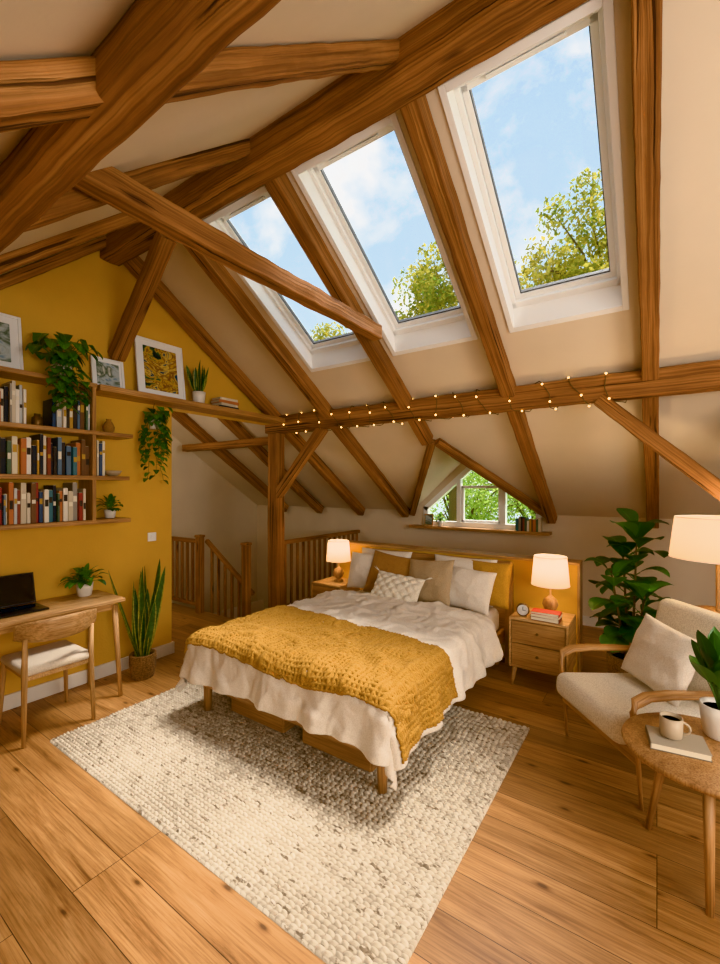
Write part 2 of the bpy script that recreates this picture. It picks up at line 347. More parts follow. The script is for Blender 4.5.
# ------------------------------------------------------------ skylights
ang=math.atan(TA)
gd=M_plain('gasket',(90,92,94),.6)
for i,(x0,x1) in enumerate(wins+[(.95,1.7)]):  # last skylight is out of view, added to let in more daylight
    b=MB(); y0,y1=2.03,3.31; L=(y1-y0)/math.cos(ang); W=x1-x0
    ux=Vector((1,0,0)); uy=Vector((0,math.cos(ang),-math.sin(ang))); uz=ux.cross(uy)
    Mx=Matrix((ux,uy,uz)).transposed().to_4x4(); Mx.translation=Vector(((x0+x1)/2,y0,zA(y0)))
    def lb(xa,xb,ya,yb,za,zb,mat,bev=.003): b.box((xb-xa,yb-ya,zb-za),((xa+xb)/2,(ya+yb)/2,(za+zb)/2),mat,bevel=bev,M=Mx)
    h=W/2; D=.13
    lb(-h-.012,-h+.025,-.012,L+.012,-.014,D,m_white); lb(h-.025,h+.012,-.012,L+.012,-.014,D,m_white)
    lb(-h+.025,h-.025,-.012,.03,-.014,D,m_white); 
    lb(-h+.025,h-.025,L-.03,L+.012,-.014,D,m_white)
    vsill=[(-h+.025,L-.03,-.006),(h-.025,L-.03,-.006),(h-.025,L-.13,D-.002),(-h+.025,L-.13,D-.002),(-h+.025,L-.03,D-.002),(h-.025,L-.03,D-.002)]
    b.add([Mx@Vector(v) for v in vsill],[(0,1,2,3),(3,2,5,4),(0,3,4),(1,5,2)],m_white)
    for k,(za,zb,off,fw) in enumerate([(D-.03,D+.03,.025,.027),(D,D+.05,.054,.034)]):
        bo=.085
        lb(-h+off,-h+off+fw,.03,L-.03,za,zb,m_white); lb(h-off-fw,h-off,.03,L-.03,za,zb,m_white)
        lb(-h+off,h-off,off,off+fw+.01,za,zb,m_white); lb(-h+off,h-off,L-off-fw-.02-bo,L-off-bo,za,zb,m_white)
    g=.006; o=.088; LE=L-.085
    lb(-h+o,-h+o+g,o,LE-o-.02,D+.01,D+.04,gd,.001); lb(h-o-g,h-o,o,LE-o-.02,D+.01,D+.04,gd,.001)
    lb(-h+o,h-o,LE-o-.03,LE-o-.02,D+.01,D+.04,gd,.001); lb(-h+o,h-o,o,o+g,D+.01,D+.04,gd,.001)
    lb(-h+o-.005,h-o+.005,o-.005,LE-o-.015,D+.022,D+.028,m_glass,0)
    lb(-h*.5,h*.5,.07,.085,D-.02,D,m_white)
    b.build('window_%d'%(i+1))
b=MB()
def bar(p,q,w,dep,mat,y=YB+.03):
    p=Vector((p[0],y,p[1]));q=Vector((q[0],y,q[1])); d=q-p; a=math.atan2(d.z,d.x)
    b.box((d.length+w*.6,dep,w),(p+q)/2,mat,rot=(0,-a,0),bevel=.003)
o=.03
outl=[(wx0+o,wz0+o),(wx1-o,wz0+o),(wx1-o,wz1-.01),(wpx,wpz-.045),(wx0+o,wz1-.01)]
for i in range(5): bar(outl[i],outl[(i+1)%5],.07,.09,m_white)
def topz(x): return wpz-.045-(abs(x-wpx))*(wpz-.035-wz1)/(wpx-wx0-o)
for x in (-2.22,-1.62): bar((x,wz0+.04),(x,topz(x)),.055,.08,m_white)
c=[(-2.17,wz0+.08),(-1.67,wz0+.08),(-1.67,1.60),(-2.17,1.60)]
for i in range(4): bar(c[i],c[(i+1)%4],.035,.05,m_white)
b.add([(wx0+o,YB+.03,wz0+o),(wx1-o,YB+.03,wz0+o),(wx1-o,YB+.03,wz1),(wpx,YB+.03,wpz-.04),(wx0+o,YB+.03,wz1)],[(0,1,2,3,4)],m_glass)
b.build('window_5')
b=MB(); b.bb(-2.90,-1.04,YB-.16,YB+.02,1.025,1.06,m_oak); b.build('trim_sill')

# ------------------------------------------------------------ timbers
nA=Vector((0,math.sin(ang),math.cos(ang))); angB=math.atan(TB); nB=Vector((0,-math.sin(angB),math.cos(angB)))
def raftA(x,y0=YR+.05,y1=YB-.02,w=.105,h=.13):
    o=-nA*(h/2+.002); timber('ceiling_beam',Vector((x,y0,zA(y0)))+o,Vector((x,y1,zA(y1)))+o,w,h,nA)
def raftB(x,y0=YR-.05,y1=YF+.05,w=.085,h=.075):
    o=-nB*(h/2+.002); timber('ceiling_beam',Vector((x,y0,zB(y0)))+o,Vector((x,y1,zB(y1)))+o,w,h,nB)
for x in (-.04,-1.035,-3.0,.82,1.85,-3.78,-4.6,-5.4): raftA(x)
raftA(-2.02,y1=4.25)
for x in (-.03,-1.02,-2.03,-3.02,-3.77,.97): raftB(x)
timber('ridge_beam',(XW+.01,YR,3.62),(XR-.02,YR,3.62),.165,.22,amp=.01)
timber('fairy_light_beam',(XW-.1,3.78,2.35),(XR-.02,3.78,2.35),.15,.19,amp=.008)
timber('purlin_beam',(XW+.01,.49,2.49),(XR-.02,.49,2.49),.105,.11,amp=.006)
timber('tie_beam',(-1.9,.74,2.86),(-1.9,3.02,2.87),.095,.115,amp=.01)
timber('knee_brace_beam',(XW+.03,1.87,2.72),(-3.0,1.83,3.46),.11,.12,up=(0,1,0))
timber('post_beam',(-3.84,3.78,0),(-3.84,3.78,2.25),.15,.15,up=(0,1,0))
timber('post_beam',(.8,3.78,0),(.8,3.78,2.25),.15,.15,up=(0,1,0))
timber('knee_brace_beam',(-3.8,3.76,1.5),(-3.08,3.76,2.26),.1,.11,up=(0,1,0))
timber('knee_brace_beam',(-.36,3.76,2.27),(.74,3.76,1.2),.1,.12,up=(0,1,0))
timber('valley_beam',(-1.94,4.28,zA(4.28)-.045),(-1.02,YB-.02,zk-.045),.09,.07,up=nA)
timber('valley_beam',(-2.0,4.28,zA(4.28)-.045),(-2.92,YB-.02,zk-.045),.09,.07,up=nA)
timber('wall_plate_beam',(-5.9,3.9,zA(3.9)-.20),(-3.95,3.9,zA(3.9)-.20),.1,.1)
# ------------------------------------------------------------ shelf boards
b=MB(); 
b.bb(XW+.001,-3.60,1.64,3.69,2.36,2.41,m_oak); b.build('long_wall_shelf')
b=MB(); Y0=.62
zs=[2.375,2.005,1.655,1.31]; ends=[1.62,1.90,1.87,1.88]
for z,e in zip(zs,ends): b.bb(XW+.001,-3.60,Y0,e,z,z+.033,m_oak)
for y in (1.60,Y0+.015): b.bb(XW+.001,-3.605,y-.014,y+.014,1.31,2.40,m_oak)
b.build('bookshelf')
cols=[(206,194,170),(232,224,208),(70,92,120),(48,56,66),(132,66,50),(196,150,70),(90,112,96),(216,204,182),(160,154,144),(112,82,60),(238,232,220),(78,122,134),(190,116,70),(60,58,58),(222,214,196),(196,200,200),(150,60,52),(226,216,190),(104,128,150)]
def books(b,y0,y1,z,xb=XW+.03,hmin=.20,hmax=.29):
    y=y0
    while y<y1-.02:
        t=U(.014,.036)
        if y+t>y1: break
        h=U(hmin,hmax); d=U(.17,.21); c=lin(random.choice(cols))
        b.box((d,t-.002,h),(xb+d/2,y+t/2,z+h/2),m_vcol,bevel=.0015,seg=1,col=c)
        b.box((d-.01,t*.7,.004),(xb+d/2-.002,y+t/2,z+h+.001),m_page,bevel=0)
        c2=lin(random.choice([(236,228,208),(50,46,44),(190,150,66)]))
        b.box((.002,t*.7,h*U(.08,.22)),(xb+d+.001,y+t/2,z+h*U(.45,.75)),m_vcol,bevel=0,col=c2)
        y+=t
b=MB()
for (z,segs) in [(2.039,[(.66,1.18),(1.33,1.585)]),(1.689,[(.66,1.58),(1.625,1.71)]),(1.344,[(.66,1.58)])]:
    for s0,s1 in segs: books(b,s0,s1,z)
b.build('shelf_books')
def stack(name,loc,n,w=.2,d=.15,rot=0,cs=None):
    b=MB(); z=loc[2]
    for i in range(n):
        h=U(.018,.03); c=lin(cs[i] if cs else random.choice(cols)); ww=w*U(.85,1)
        b.box((d,ww,h*.8),(loc[0],loc[1],z+h/2),m_page,rot=(0,0,rot+U(-.08,.08)),bevel=0)
        r=rot+U(-.1,.1)
        b.box((d*1.03,ww*1.03,h*.12),(loc[0],loc[1],z+h*.06),m_vcol,rot=(0,0,r),bevel=.001,col=c)
        b.box((d*1.03,ww*1.03,h*.12),(loc[0],loc[1],z+h*.94),m_vcol,rot=(0,0,r),bevel=.001,col=c)
        b.box((.003,ww*1.03,h),(loc[0]+math.cos(r)*d*.515,loc[1]+math.sin(r)*d*.515,z+h/2),m_vcol,rot=(0,0,r),bevel=.001,col=c)
        z+=h
    b.build(name); return z
stack('book_stack',(-3.72,2.92,2.411),4,.24,.14,0,[(60,70,80),(210,200,180),(190,120,80),(220,210,190)])
def picture(name,y,z,w,h,paint,frame,lean=.05,mat_w=.04):
    M=Matrix.Translation((XW+.03+lean,y,z))@Matrix.Rotation(-lean/h*1.0,4,'Y')
    b=MB(); f=.02
    b.box((.012,w-.01,h-.01),(0,0,h/2),m_white,bevel=0,M=M)
    b.box((.004,w-2*mat_w,h-2*mat_w),(.008,0,h/2),paint,bevel=0,M=M)
    b.box((.022,f,h),(.004,-w/2+f/2,h/2),frame,M=M,bevel=.002); b.box((.022,f,h),(.004,w/2-f/2,h/2),frame,M=M,bevel=.002)
    b.box((.022,w-2*f,f),(.004,0,f/2),frame,M=M,bevel=.002); b.box((.022,w-2*f,f),(.004,0,h-f/2),frame,M=M,bevel=.002)
    b.build(name)
pa=M_paint('painting_autumn',3.4,[(26,44,50),(60,96,70),(204,160,50),(110,60,34),(222,190,96),(44,84,110)],3.4)
pb=M_paint('painting_lake',7.7,[(120,150,170),(190,200,200),(90,110,90),(225,225,215)],3)
picture('framed_picture',2.25,2.411,.46,.54,pa,m_white,.07,.07)
picture('framed_picture',1.79,2.411,.26,.27,pb,m_white,.04,.04)
picture('framed_picture',1.02,2.411,.34,.42,pb,m_white,.06,.07)

# ------------------------------------------------------------ plants
def pot(b,x,y,z,r,h,mat,soil=True):
    b.lathe([(r*.72,0),(r*.8,h*.05),(r*.95,h*.6),(r,h),(r*.9,h),(r*.86,h*.85)],(x,y,z),mat)
    b.lathe([(1e-4,h*.86),(r*.88,h*.86)],(x,y,z),m_soil)
def basket(b,x,y,z,r,h):
    prof=[]
    n=int(h/.016)
    for i in range(n*4+1):
        t=i/(n*4); prof.append((r*(.82+.2*math.sin(t*1.9))+.004*abs(math.sin(math.pi*t*n)),h*t))
    prof+= [(r*.9,h),(r*.86,h*.85)]
    b.lathe(prof,(x,y,z),m_bas,36); b.lathe([(1e-4,h*.86),(r*.88,h*.86)],(x,y,z),m_soil)
def snake(name,x,y,z,r,ph,H,n,mat,spread=.25,bas=False,wd=.06):
    b=MB()
    (basket(b,x,y,z,r,ph) if bas else pot(b,x,y,z,r,ph,mat))
    for i in range(n):
        a=2*math.pi*i/n*2.4; s=U(.2,1)*spread; q=r*.45*U(.2,1)
        d=(math.cos(a)*s*(.5 if math.cos(a)<0 else 1),math.sin(a)*s,1); l=(H-ph)*U(.6,1.02)
        b.leaf((x+math.cos(a)*q,y+math.sin(a)*q,z+ph*.84),d,l,wd*U(.8,1.1),m_snake,droop=U(-.05,.25),fold=.25,n=12,kind='snake',twist=U(-1.2,1.2),side=(math.cos(a+1.3+U(-.6,.6)),math.sin(a+1.3),0))
    return b.build(name)
snake('snake_plant',-3.58,1.97,0,.1,.2,1.04,15,None,.34,True,.08)
snake('potted_snake_plant',-3.71,2.60,2.411,.065,.12,.44,13,m_pot,.42,False,.055)
def bushy(name,x,y,z,r,ph,n,ll,lw,mat,spread=1,droop=1.2,up=.8,kind='oval',potm=None):
    b=MB(); pot(b,x,y,z,r,ph,potm or m_pot)
    for i in range(n):
        a=U(0,6.283); el=U(.2,1.4); d=Vector((math.cos(a)*math.cos(el)*spread,math.sin(a)*math.cos(el)*spread,math.sin(el)*up+.2)).normalized()
        p0=Vector((x,y,z+ph*.85)); sl=U(.3,1)*ll*1.2; p1=p0+d*sl
        b.tube([p0,(p0+p1)/2+Vector((0,0,.01)),p1],.002,m_gstem,5)
        d2=(d+Vector((0,0,-.3))).normalized()
        b.leaf(p1,d2,ll*U(.7,1.1),lw*U(.7,1.1),mat,droop=droop,kind=kind)
    return b.build(name)
bushy('desk_plant',-3.68,1.56,.753,.06,.1,44,.1,.055,m_pothos)
bushy('shelf_plant',-3.70,1.76,1.346,.045,.07,28,.08,.04,m_pothos)
bushy('side_table_plant',.225,2.46,.504,.07,.14,26,.17,.075,m_fiddle,.5,.4,1.5)
def trailing(name,x,y,z,r,ph,nv,lmin,lmax,lw,out=.12,top=14,tl=.17,arc=1.9):
    b=MB(); pot(b,x,y,z,r,ph,m_pot)
    for i in range(nv):
        a=U(-arc,arc); L=U(lmin,lmax); p=Vector((x,y,z+ph)); pts=[p.copy()]
        o=Vector((math.cos(a),math.sin(a),0)); n=12
        for k in range(1,n+1):
            t=k/n; q=p+o*out*min(1,t*2.5)+Vector((0,0,.05*math.sin(min(1,t*3)*math.pi)-L*max(0,t-.15)))
            q+=Vector((U(-.01,.01),U(-.015,.015),0)); q.x=max(q.x,XW+.03); pts.append(q)
        b.tube(pts,.002,m_gstem,5)
        for q in pts[1:]:
            aa=a+U(-1.5,1.5); dd=Vector((abs(math.cos(aa))*.8,math.sin(aa),-.35))
            b.leaf(q,dd,lw*U(.9,1.3),lw*U(.8,1.1),m_pothos,droop=.9,kind='heart',n=5)
    for i in range(top):
        a=U(0,6.28); d=Vector((math.cos(a),math.sin(a),U(.4,1.9))).normalized(); p0=Vector((x,y,z+ph)); p1=p0+d*U(.05,tl)
        p1.x=max(p1.x,XW+.06)
        b.tube([p0,p1],.002,m_gstem,5); b.leaf(p1,Vector((abs(d.x),d.y*.6,-.35)),lw*1.4,lw*1.4,m_pothos,droop=1,kind='heart',n=5)
    return b.build(name)
trailing('pothos_plant',-3.67,1.40,2.41,.07,.12,9,.28,.44,.08,.15,46,.24,.8)
trailing('trailing_ivy_plant',-3.73,2.16,2.12,.055,.08,14,.2,.68,.06,.09,20)
b=MB(); b.tube([(-3.73,2.16,2.125),(-3.79,2.16,2.24),(-3.73,2.16,2.358)],.003,m_brass,6); b.build('plant_hanger')
def fiddle(name,x,y):
    b=MB(); basket(b,x,y,0,.16,.28)
    for k in range(4):
        a=k*1.7+.3; p=Vector((x+.03*math.cos(a),y+.03*math.sin(a),.24)); pts=[p.copy()]
        top=(1.28,1.1,.94,.78)[k]
        for i in range(1,9):
            t=i/8; e=(.03+.12*t)*(0.3 if k==0 else 1); pts.append(Vector((x+math.cos(a)*e,y+math.sin(a)*e,.24+(top-.24)*t)))
        b.tube(pts,[.012-.007*i/8 for i in range(9)],m_stem,8)
        n=24 if k==0 else 13
        for i in range(n):
            t=.18+.82*i/(n-1); f=t*8; q=pts[min(7,int(f))].lerp(pts[min(8,int(f)+1)],f-int(f) if f<8 else 0)
            aa=i*2.4+k; el=.35+.8*t*t
            d=Vector((math.cos(aa)*math.cos(el),math.sin(aa)*math.cos(el),math.sin(el)))
            b.tube([q,q+d*.04],.004,m_gstem,6)
            b.leaf(q+d*.035,d,U(.2,.27),U(.16,.2),m_fiddle,droop=U(.9,2.2),fold=.1,kind='fiddle',n=9)
    b.build(name)
fiddle('fiddle_leaf_fig',-.17,4.0)

b=MB(); b.lathe([(.025,0),(.04,.02),(.045,.05),(.03,.085),(.018,.1),(.02,.115)],(-3.7,1.75,2.04),m_tan); b.build('ceramic_vase')
b=MB(); b.lathe([(.03,0),(.055,.015),(.07,.045),(.064,.045),(.045,.02),(1e-4,.015)],(-3.72,1.79,1.69),m_mug); b.build('ceramic_bowl')
b=MB(); b.lathe([(.03,0),(.035,.01),(.035,.06),(.02,.075),(.02,.09)],(-3.7,1.255,2.04),m_brass); b.build('small_jar')
b=MB(); b.box((.01,.08,.08),(XW+.006,2.2,1.14),m_white,bevel=.003); b.box((.008,.03,.045),(XW+.013,2.2,1.14),m_white,bevel=.002,rot=(0,.1,0)); b.build('light_switch')

# ------------------------------------------------------------ desk, laptop, chair
b=MB(); b.bb(XW+.025,-3.37,.2,1.72,.72,.75,m_oakl,bevel=.006)
b.bb(XW+.05,-3.42,.26,1.66,.665,.72,m_oakl)
for (x,y,dx,dy) in [(-3.42,1.66,.03,.03),(-3.8,1.66,0,-.01),(-3.42,.26,.03,-.03),(-3.8,.26,0,.01)]:
    b.tube([(x,y,.70),(x+dx,y+dy,0)],[.022,.014],m_oakl,12)
b.build('desk')
b=MB(); b.bb(-3.70,-3.47,.92,1.25,.752,.766,m_dark,bevel=.005)
b.bb(-3.68,-3.56,.95,1.22,.766,.768,m_screen,bevel=0)
Ms=Matrix.Translation((-3.705,1.085,.766))@Matrix.Rotation(-.25,4,'Y')
b.box((.008,.33,.22),(0,0,.11),m_dark,bevel=.003,M=Ms); b.box((.002,.31,.2),(.005,0,.112),m_screen,bevel=0,M=Ms)
b.build('laptop')
b=MB(); cy=1.215; w=.2
for sx,sy in ((-3.22,-1),(-3.22,1)):
    b.tube([(sx+.02,cy+sy*w,0),(sx,cy+sy*w*.95,.45),(sx+.01,cy+sy*w*.95,.66)],[.012,.018,.014],m_oakl,12)
for sy in (-1,1): b.tube([(-3.63,cy+sy*w,0),(-3.60,cy+sy*w*.9,.44)],[.011,.017],m_oakl,12)
b.bb(-3.61,-3.22,cy-w*.9,cy+w*.9,.39,.42,m_oakl); 
b.box((.42,.4,.055),(-3.42,cy,.445),m_seat,bevel=.026,seg=4,smooth=True)
P=[]
for i in range(15):
    t=-1+2*i/14; yy=cy+t*.235; xx=-3.17-.10*(abs(t)**2.2)+.02
    row=[]
    hh=.075*(1-.35*abs(t)**3)
    for k in range(12):
        a=2*math.pi*k/12; row.append(Vector((xx+.013*math.cos(a)+.02*math.sin(a)*.5,yy,.70+hh*math.copysign(abs(math.sin(a))**.6,math.sin(a)))))
    row.append(row[0].copy()); P.append(row)
b.quadgrid(P,m_oakl,g=[(p.y,p.z,p.x) for r in P for p in r]); b.add(P[0][:12],[tuple(range(12))],m_oakl); b.add(P[-1][:12],[tuple(range(12))],m_oakl)
b.build('desk_chair')

# ------------------------------------------------------------ rug
def rug():
    x0,x1,y0,y1=-3.14,-.69,1.13,2.98
    nx,ny=800,640; X=np.linspace(x0,x1,nx);Y=np.linspace(y0,y1,ny); XX,YY=np.meshgrid(X,Y)
    rw=.02; row=np.floor(YY/rw); off=(row%2)*.5; sk=np.where(row%2==0,1,-1)*.35*(YY/rw-row)
    cu=XX/.032+off+.25*np.sin(row*12.9)+sk
    h=np.abs(np.sin(np.pi*YY/rw))**.7*np.abs(np.sin(np.pi*cu))**.5
    cell=np.sin(row*127.1+np.floor(cu)*311.7)*43758.5453; rnd=cell-np.floor(cell)
    Z=.006+.014*h*(.7+.5*rnd)
    ed=np.minimum(np.minimum(XX-x0,x1-XX),np.minimum(YY-y0,y1-YY)); Z=np.where(ed<.003,.001,Z)
    V=np.stack([XX-x0,YY-y0,Z],-1).reshape(-1,3)
    I=np.arange(nx*ny).reshape(ny,nx); F=np.stack([I[:-1,:-1],I[:-1,1:],I[1:,1:],I[1:,:-1]],-1).reshape(-1,4)
    me=bpy.data.meshes.new('area_rug'); me.vertices.add(len(V)); me.vertices.foreach_set('co',V.ravel().astype(np.float32))
    me.loops.add(F.size); me.loops.foreach_set('vertex_index',F.ravel().astype(np.int32)); me.polygons.add(len(F)); me.polygons.foreach_set('loop_start',(np.arange(len(F))*4).astype(np.int32)); 
    me.update(calc_edges=True); me.polygons.foreach_set('use_smooth',np.ones(len(F),dtype=bool))
    a=me.attributes.new('rnd','FLOAT','POINT'); a.data.foreach_set('value',rnd.ravel().astype(np.float32))
    a=me.attributes.new('hgt','FLOAT','POINT'); a.data.foreach_set('value',h.ravel().astype(np.float32))
    t=NT('rug_wool'); at=t.n('ShaderNodeAttribute',attribute_name='rnd'); ah=t.n('ShaderNodeAttribute',attribute_name='hgt')
    tc=t.n('ShaderNodeTexCoord'); n=t.n('ShaderNodeTexNoise',i_Scale=44.0,i_Detail=3.0); mp=t.n('ShaderNodeMapping'); mp.inputs['Scale'].default_value=(.4,1,1)
    t.l(tc.outputs['Object'],mp.inputs[0]); t.l(mp.outputs[0],n.inputs['Vector'])
    base=t.ramp(at.outputs['Fac'],[(0,lin((176,163,144))),(.5,lin((202,190,170))),(1,lin((216,205,187)))])
    base=t.mix(base,t.ramp(ah.outputs['Fac'],[(0,(.45,.4,.35,1)),(.5,(1,1,1,1))]),1,'MULTIPLY')
    fl=t.ramp(n.outputs[0],[(.61,(0,0,0,1)),(.66,(.8,.8,.8,1))]); col=t.mix(base,lin((112,94,72)),fl)
    n2=t.n('ShaderNodeTexNoise',i_Scale=300.0); t.l(tc.outputs['Object'],n2.inputs['Vector'])
    t.bsdf(col,.95,t.bump(n2.outputs[0],.4,.003),.05); me.materials.append(t.m)
    ob=bpy.data.objects.new('area_rug',me); ob.location=(x0,y0,0.0); coll.objects.link(ob)
rug()

# ------------------------------------------------------------ bed
bed=bpy.data.objects.new('bed',None); coll.objects.link(bed)
bx0,bx1,by0,by1=-2.66,-1.14,1.88,3.98
b=MB()
b.bb(bx0,bx0+.03,by0,by1,.2,.31,m_oak); b.bb(bx1-.03,bx1,by0,by1,.2,.31,m_oak); b.bb(bx0,bx1,by0,by0+.03,.2,.31,m_oak)
for x in (bx0+.035,bx1-.035):
    for y in (by0+.035,by1-.12,): b.tube([(x,y,.24),(x,y,.022)],[.032,.024],m_oak,14)
for k in range(10): b.bb(bx0+.03,bx1-.03,by0+.1+k*.19,by0+.18+k*.19,.27,.29,m_oak)
b.bb(bx0-.03,bx1+.06,by1+.02,by1+.06,.15,.92,m_oak,bevel=.012)
b.bb(bx0-.03,bx0+.03,by1,by1+.075,.0,.9,m_oak); b.bb(bx1,bx1+.06,by1,by1+.075,.0,.9,m_oak)
b.build('bed_frame',bed)
b=MB(); b.box((1.46,2.04,.22),((bx0+bx1)/2,(by0+by1)/2+.01,.40),m_linen,bevel=.06,seg=5,smooth=True); b.build('mattress',bed)
CX=(bx0+bx1)/2; HW=.735; YE=by0+.03; TOP=.545; RR=.07
def fold1(p,e,r=RR):
    if p<=e: return p,0.
    q=p-e; a=q/r
    if a<1.45: return e+r*math.sin(a),r*(1-math.cos(a))
    return e+r*math.sin(1.45)+(q-1.45*r)*math.cos(1.45),r*(1-math.cos(1.45))+(q-1.45*r)*math.sin(1.45)
def dpos(s,t,tmax=3.42):
    sg=1 if s>=0 else -1
    hx,dx=fold1(abs(s),HW); hy,dy=fold1(-(t),-YE); 
    x=CX+sg*hx; y=-hy; dr=math.hypot(dx,dy)
    f=min(1,dr/.25)
    per=(t*1.0 if dx>dy else s*1.0)
    wv=(.016*math.sin(per*17+1)+.010*math.sin(per*31+2.2)+.018*noise.noise(Vector((per*6,sg*3,dr*1.5))))*f
    if dx>.001: x+=sg*(wv+.03*f)*(dx/(dr+1e-6))
    if dy>.001: y-=(wv+.03*f)*(dy/(dr+1e-6))
    w1=noise.noise(Vector((s*3.2+t*1.2,t*2.1,1.3)))*.014
    rr=1-abs(noise.noise(Vector((s*2.6+t*2.4,t*3.4-s*1.8,4.1)))*2); w2=max(0,rr-.6)*.04
    rr2=1-abs(noise.noise(Vector((s*6+2*t,t*5-s*4,9.1)))*2); w3=max(0,rr2-.6)*.026
    rr3=1-abs(noise.noise(Vector((s*13+6*t,t*9-s*3,2.1)))*2); w3+=max(0,rr3-.6)*.012
    fl=1-.75*f
    puff=.02*(1-(abs(s)/HW)**4) if abs(s)<HW else 0
    z=TOP-dr+(w1+w2+w3)*fl+puff+.012*noise.noise(Vector((s*3,t*3,dr*4)))*f
    if dx>.02: x+=sg*(w2+w3)*.5
    if dy>.02: y-=(w2+w3)*.5
    return Vector((x,y,max(z,.05)))
b=MB(); P=[]
n1,n2=190,190; s1=HW+.33; 
for j in range(n2+1):
    t=3.40-(3.40-(YE-.31))*j/n2; row=[]
    for i in range(n1+1):
        s=-s1+2*s1*i/n1; row.append(dpos(s,t))
    P.append(row)
b.quadgrid(P,m_linen); 
ob=b.build('duvet',bed); so=ob.modifiers.new('s','SOLIDIFY'); so.thickness=.02; so.offset=-1
b=MB(); P=[]
for j in range(31):
    a=j/30; row=[]
    for i in range(n1+1):
        s=-s1+.02+2*(s1-.02)*i/n1; p=dpos(s,3.16+.3*a); q=Vector((p.x,p.y,p.z)); 
        bulge=.03*math.sin(math.pi*min(1,a*1.0))**.5+.004
        nrm=Vector((0,0,1)) if abs(s)<HW else Vector((1 if s>0 else -1,0,.2))
        row.append(q+nrm*bulge+Vector((0,0,.006*noise.noise(Vector((s*8,a*5,3))))))
    P.append(row)
b.quadgrid(P,m_linen); b.build('duvet_fold',bed)
b=MB(); nu,nv=520,200; sa,sb=-HW-.14,HW+.30; ta,tb=2.62,YE-.11
def thr(u,v):
    s=sa+(sb-sa)*u; t=ta+(tb-ta)*v+.035*math.sin(u*5+1)*(1-v)-.05*u*(1-v)+.02*math.sin(u*9)*v
    return s,t
gu,gv=80,40
G=[[dpos(*thr(i/gu,j/gv)) for i in range(gu+1)] for j in range(gv+1)]
GA=np.array([[tuple(p) for p in r] for r in G])
uu=np.linspace(0,gu,nu+1)*.999999; vv=np.linspace(0,gv,nv+1)*.999999
iu=uu.astype(int); iv=vv.astype(int); fu=(uu-iu)[None,:,None]; fv=(vv-iv)[:,None,None]
Q=(GA[iv][:,iu]*(1-fu)+GA[iv][:,iu+1]*fu)*(1-fv)+(GA[iv+1][:,iu]*(1-fu)+GA[iv+1][:,iu+1]*fu)*fv
du=np.gradient(Q,axis=1); dv=np.gradient(Q,axis=0); N=np.cross(dv,du); N/= np.linalg.norm(N,axis=2,keepdims=True)+1e-9
if N[nv//2,nu//2,2]<0: N=-N
Ls=np.linspace(0,sb-sa,nu+1)[None,:]; Lt=np.linspace(0,abs(ta-tb),nv+1)[:,None]
cell=.03
hh=np.maximum(np.abs(np.cos(np.pi*Ls/cell)),np.abs(np.cos(np.pi*Lt/(cell*.8))))**3*.012+.015
Q=Q+N*hh[:,:,None]
b.quadgrid([[Vector(Q[j,i]) for i in range(nu+1)] for j in range(nv+1)],m_must)
ob=b.build('throw_blanket',bed); so=ob.modifiers.new('s','SOLIDIFY'); so.thickness=.008; so.offset=-1
def pillow(name,w,h,th,loc,rot,mat,parent=bed,puff=.42,tuft=False,seed=0):
    M=Matrix.Translation(loc)@Euler(rot).to_matrix().to_4x4(); b=MB(); n=48 if tuft else 34
    for sgn in (1,-1):
        P=[]
        for j in range(n+1):
            v=-1+2*j/n; row=[]
            for i in range(n+1):
                u=-1+2*i/n
                e=max(0,(1-u*u)*(1-v*v))**puff
                x=w/2*u*(1-.06*(1-v*v)*abs(u)**2); z=h/2*v*(1-.06*(1-u*u)*abs(v)**2)
                y=sgn*th/2*e
                nz=noise.noise(Vector((u*2+seed,v*2,sgn*2.)))*.012+max(0,.5-abs(noise.noise(Vector((u*2.5+v+seed,v*3-u,sgn))))*4)*.012*e
                if tuft and sgn<0: nz+=.022*(abs(math.sin((u*1.5+v)*5.2)*math.sin((u*1.5-v)*5.2)))**.5-.01
                row.append(M@Vector((x,y+sgn*nz*min(1,e*2),z)))
            P.append(row)
        if sgn>0: P=P[::-1]
        b.quadgrid(P,mat)
    if tuft:
        for sx in (-1,1):
            for sz in (-1,1):
                c0=M@Vector((sx*w/2,0,sz*h/2)); dd=(M.to_3x3()@Vector((sx,0,sz-.4))).normalized()
                for k in range(7): b.tube([c0,c0+(dd+Vector((U(-.3,.3),U(-.3,.3),U(-.3,.3))))*.05],[.004,.002],mat,5)
    return b.build(name,parent)
T=-.32
pillow('pillow_white_1',.62,.42,.17,(-2.36,3.86,.74),(T,0,0),m_linen,seed=1)
pillow('pillow_white_2',.62,.42,.17,(-1.50,3.87,.74),(T,0,0),m_linen,seed=2)
pillow('pillow_mustard_2',.40,.40,.15,(-1.24,3.83,.74),(T,0,-.05),m_mustl,seed=3)
pillow('pillow_mustard_1',.48,.43,.16,(-2.18,3.70,.725),(T-.08,.12,.08),m_tan,seed=4)
pillow('pillow_white_3',.36,.38,.15,(-2.50,3.72,.73),(T,0,.1),m_linen,seed=5)
pillow('pillow_beige',.47,.43,.16,(-1.74,3.66,.72),(T-.08,-.08,-.05),m_beige,seed=6)
pillow('pillow_white_4',.44,.37,.16,(-1.37,3.69,.70),(T-.1,.05,-.1),m_linen,seed=7)
pillow('pillow_tufted',.48,.29,.13,(-1.96,3.44,.67),(T-.35,.08,.06),m_cream,tuft=True,seed=8)
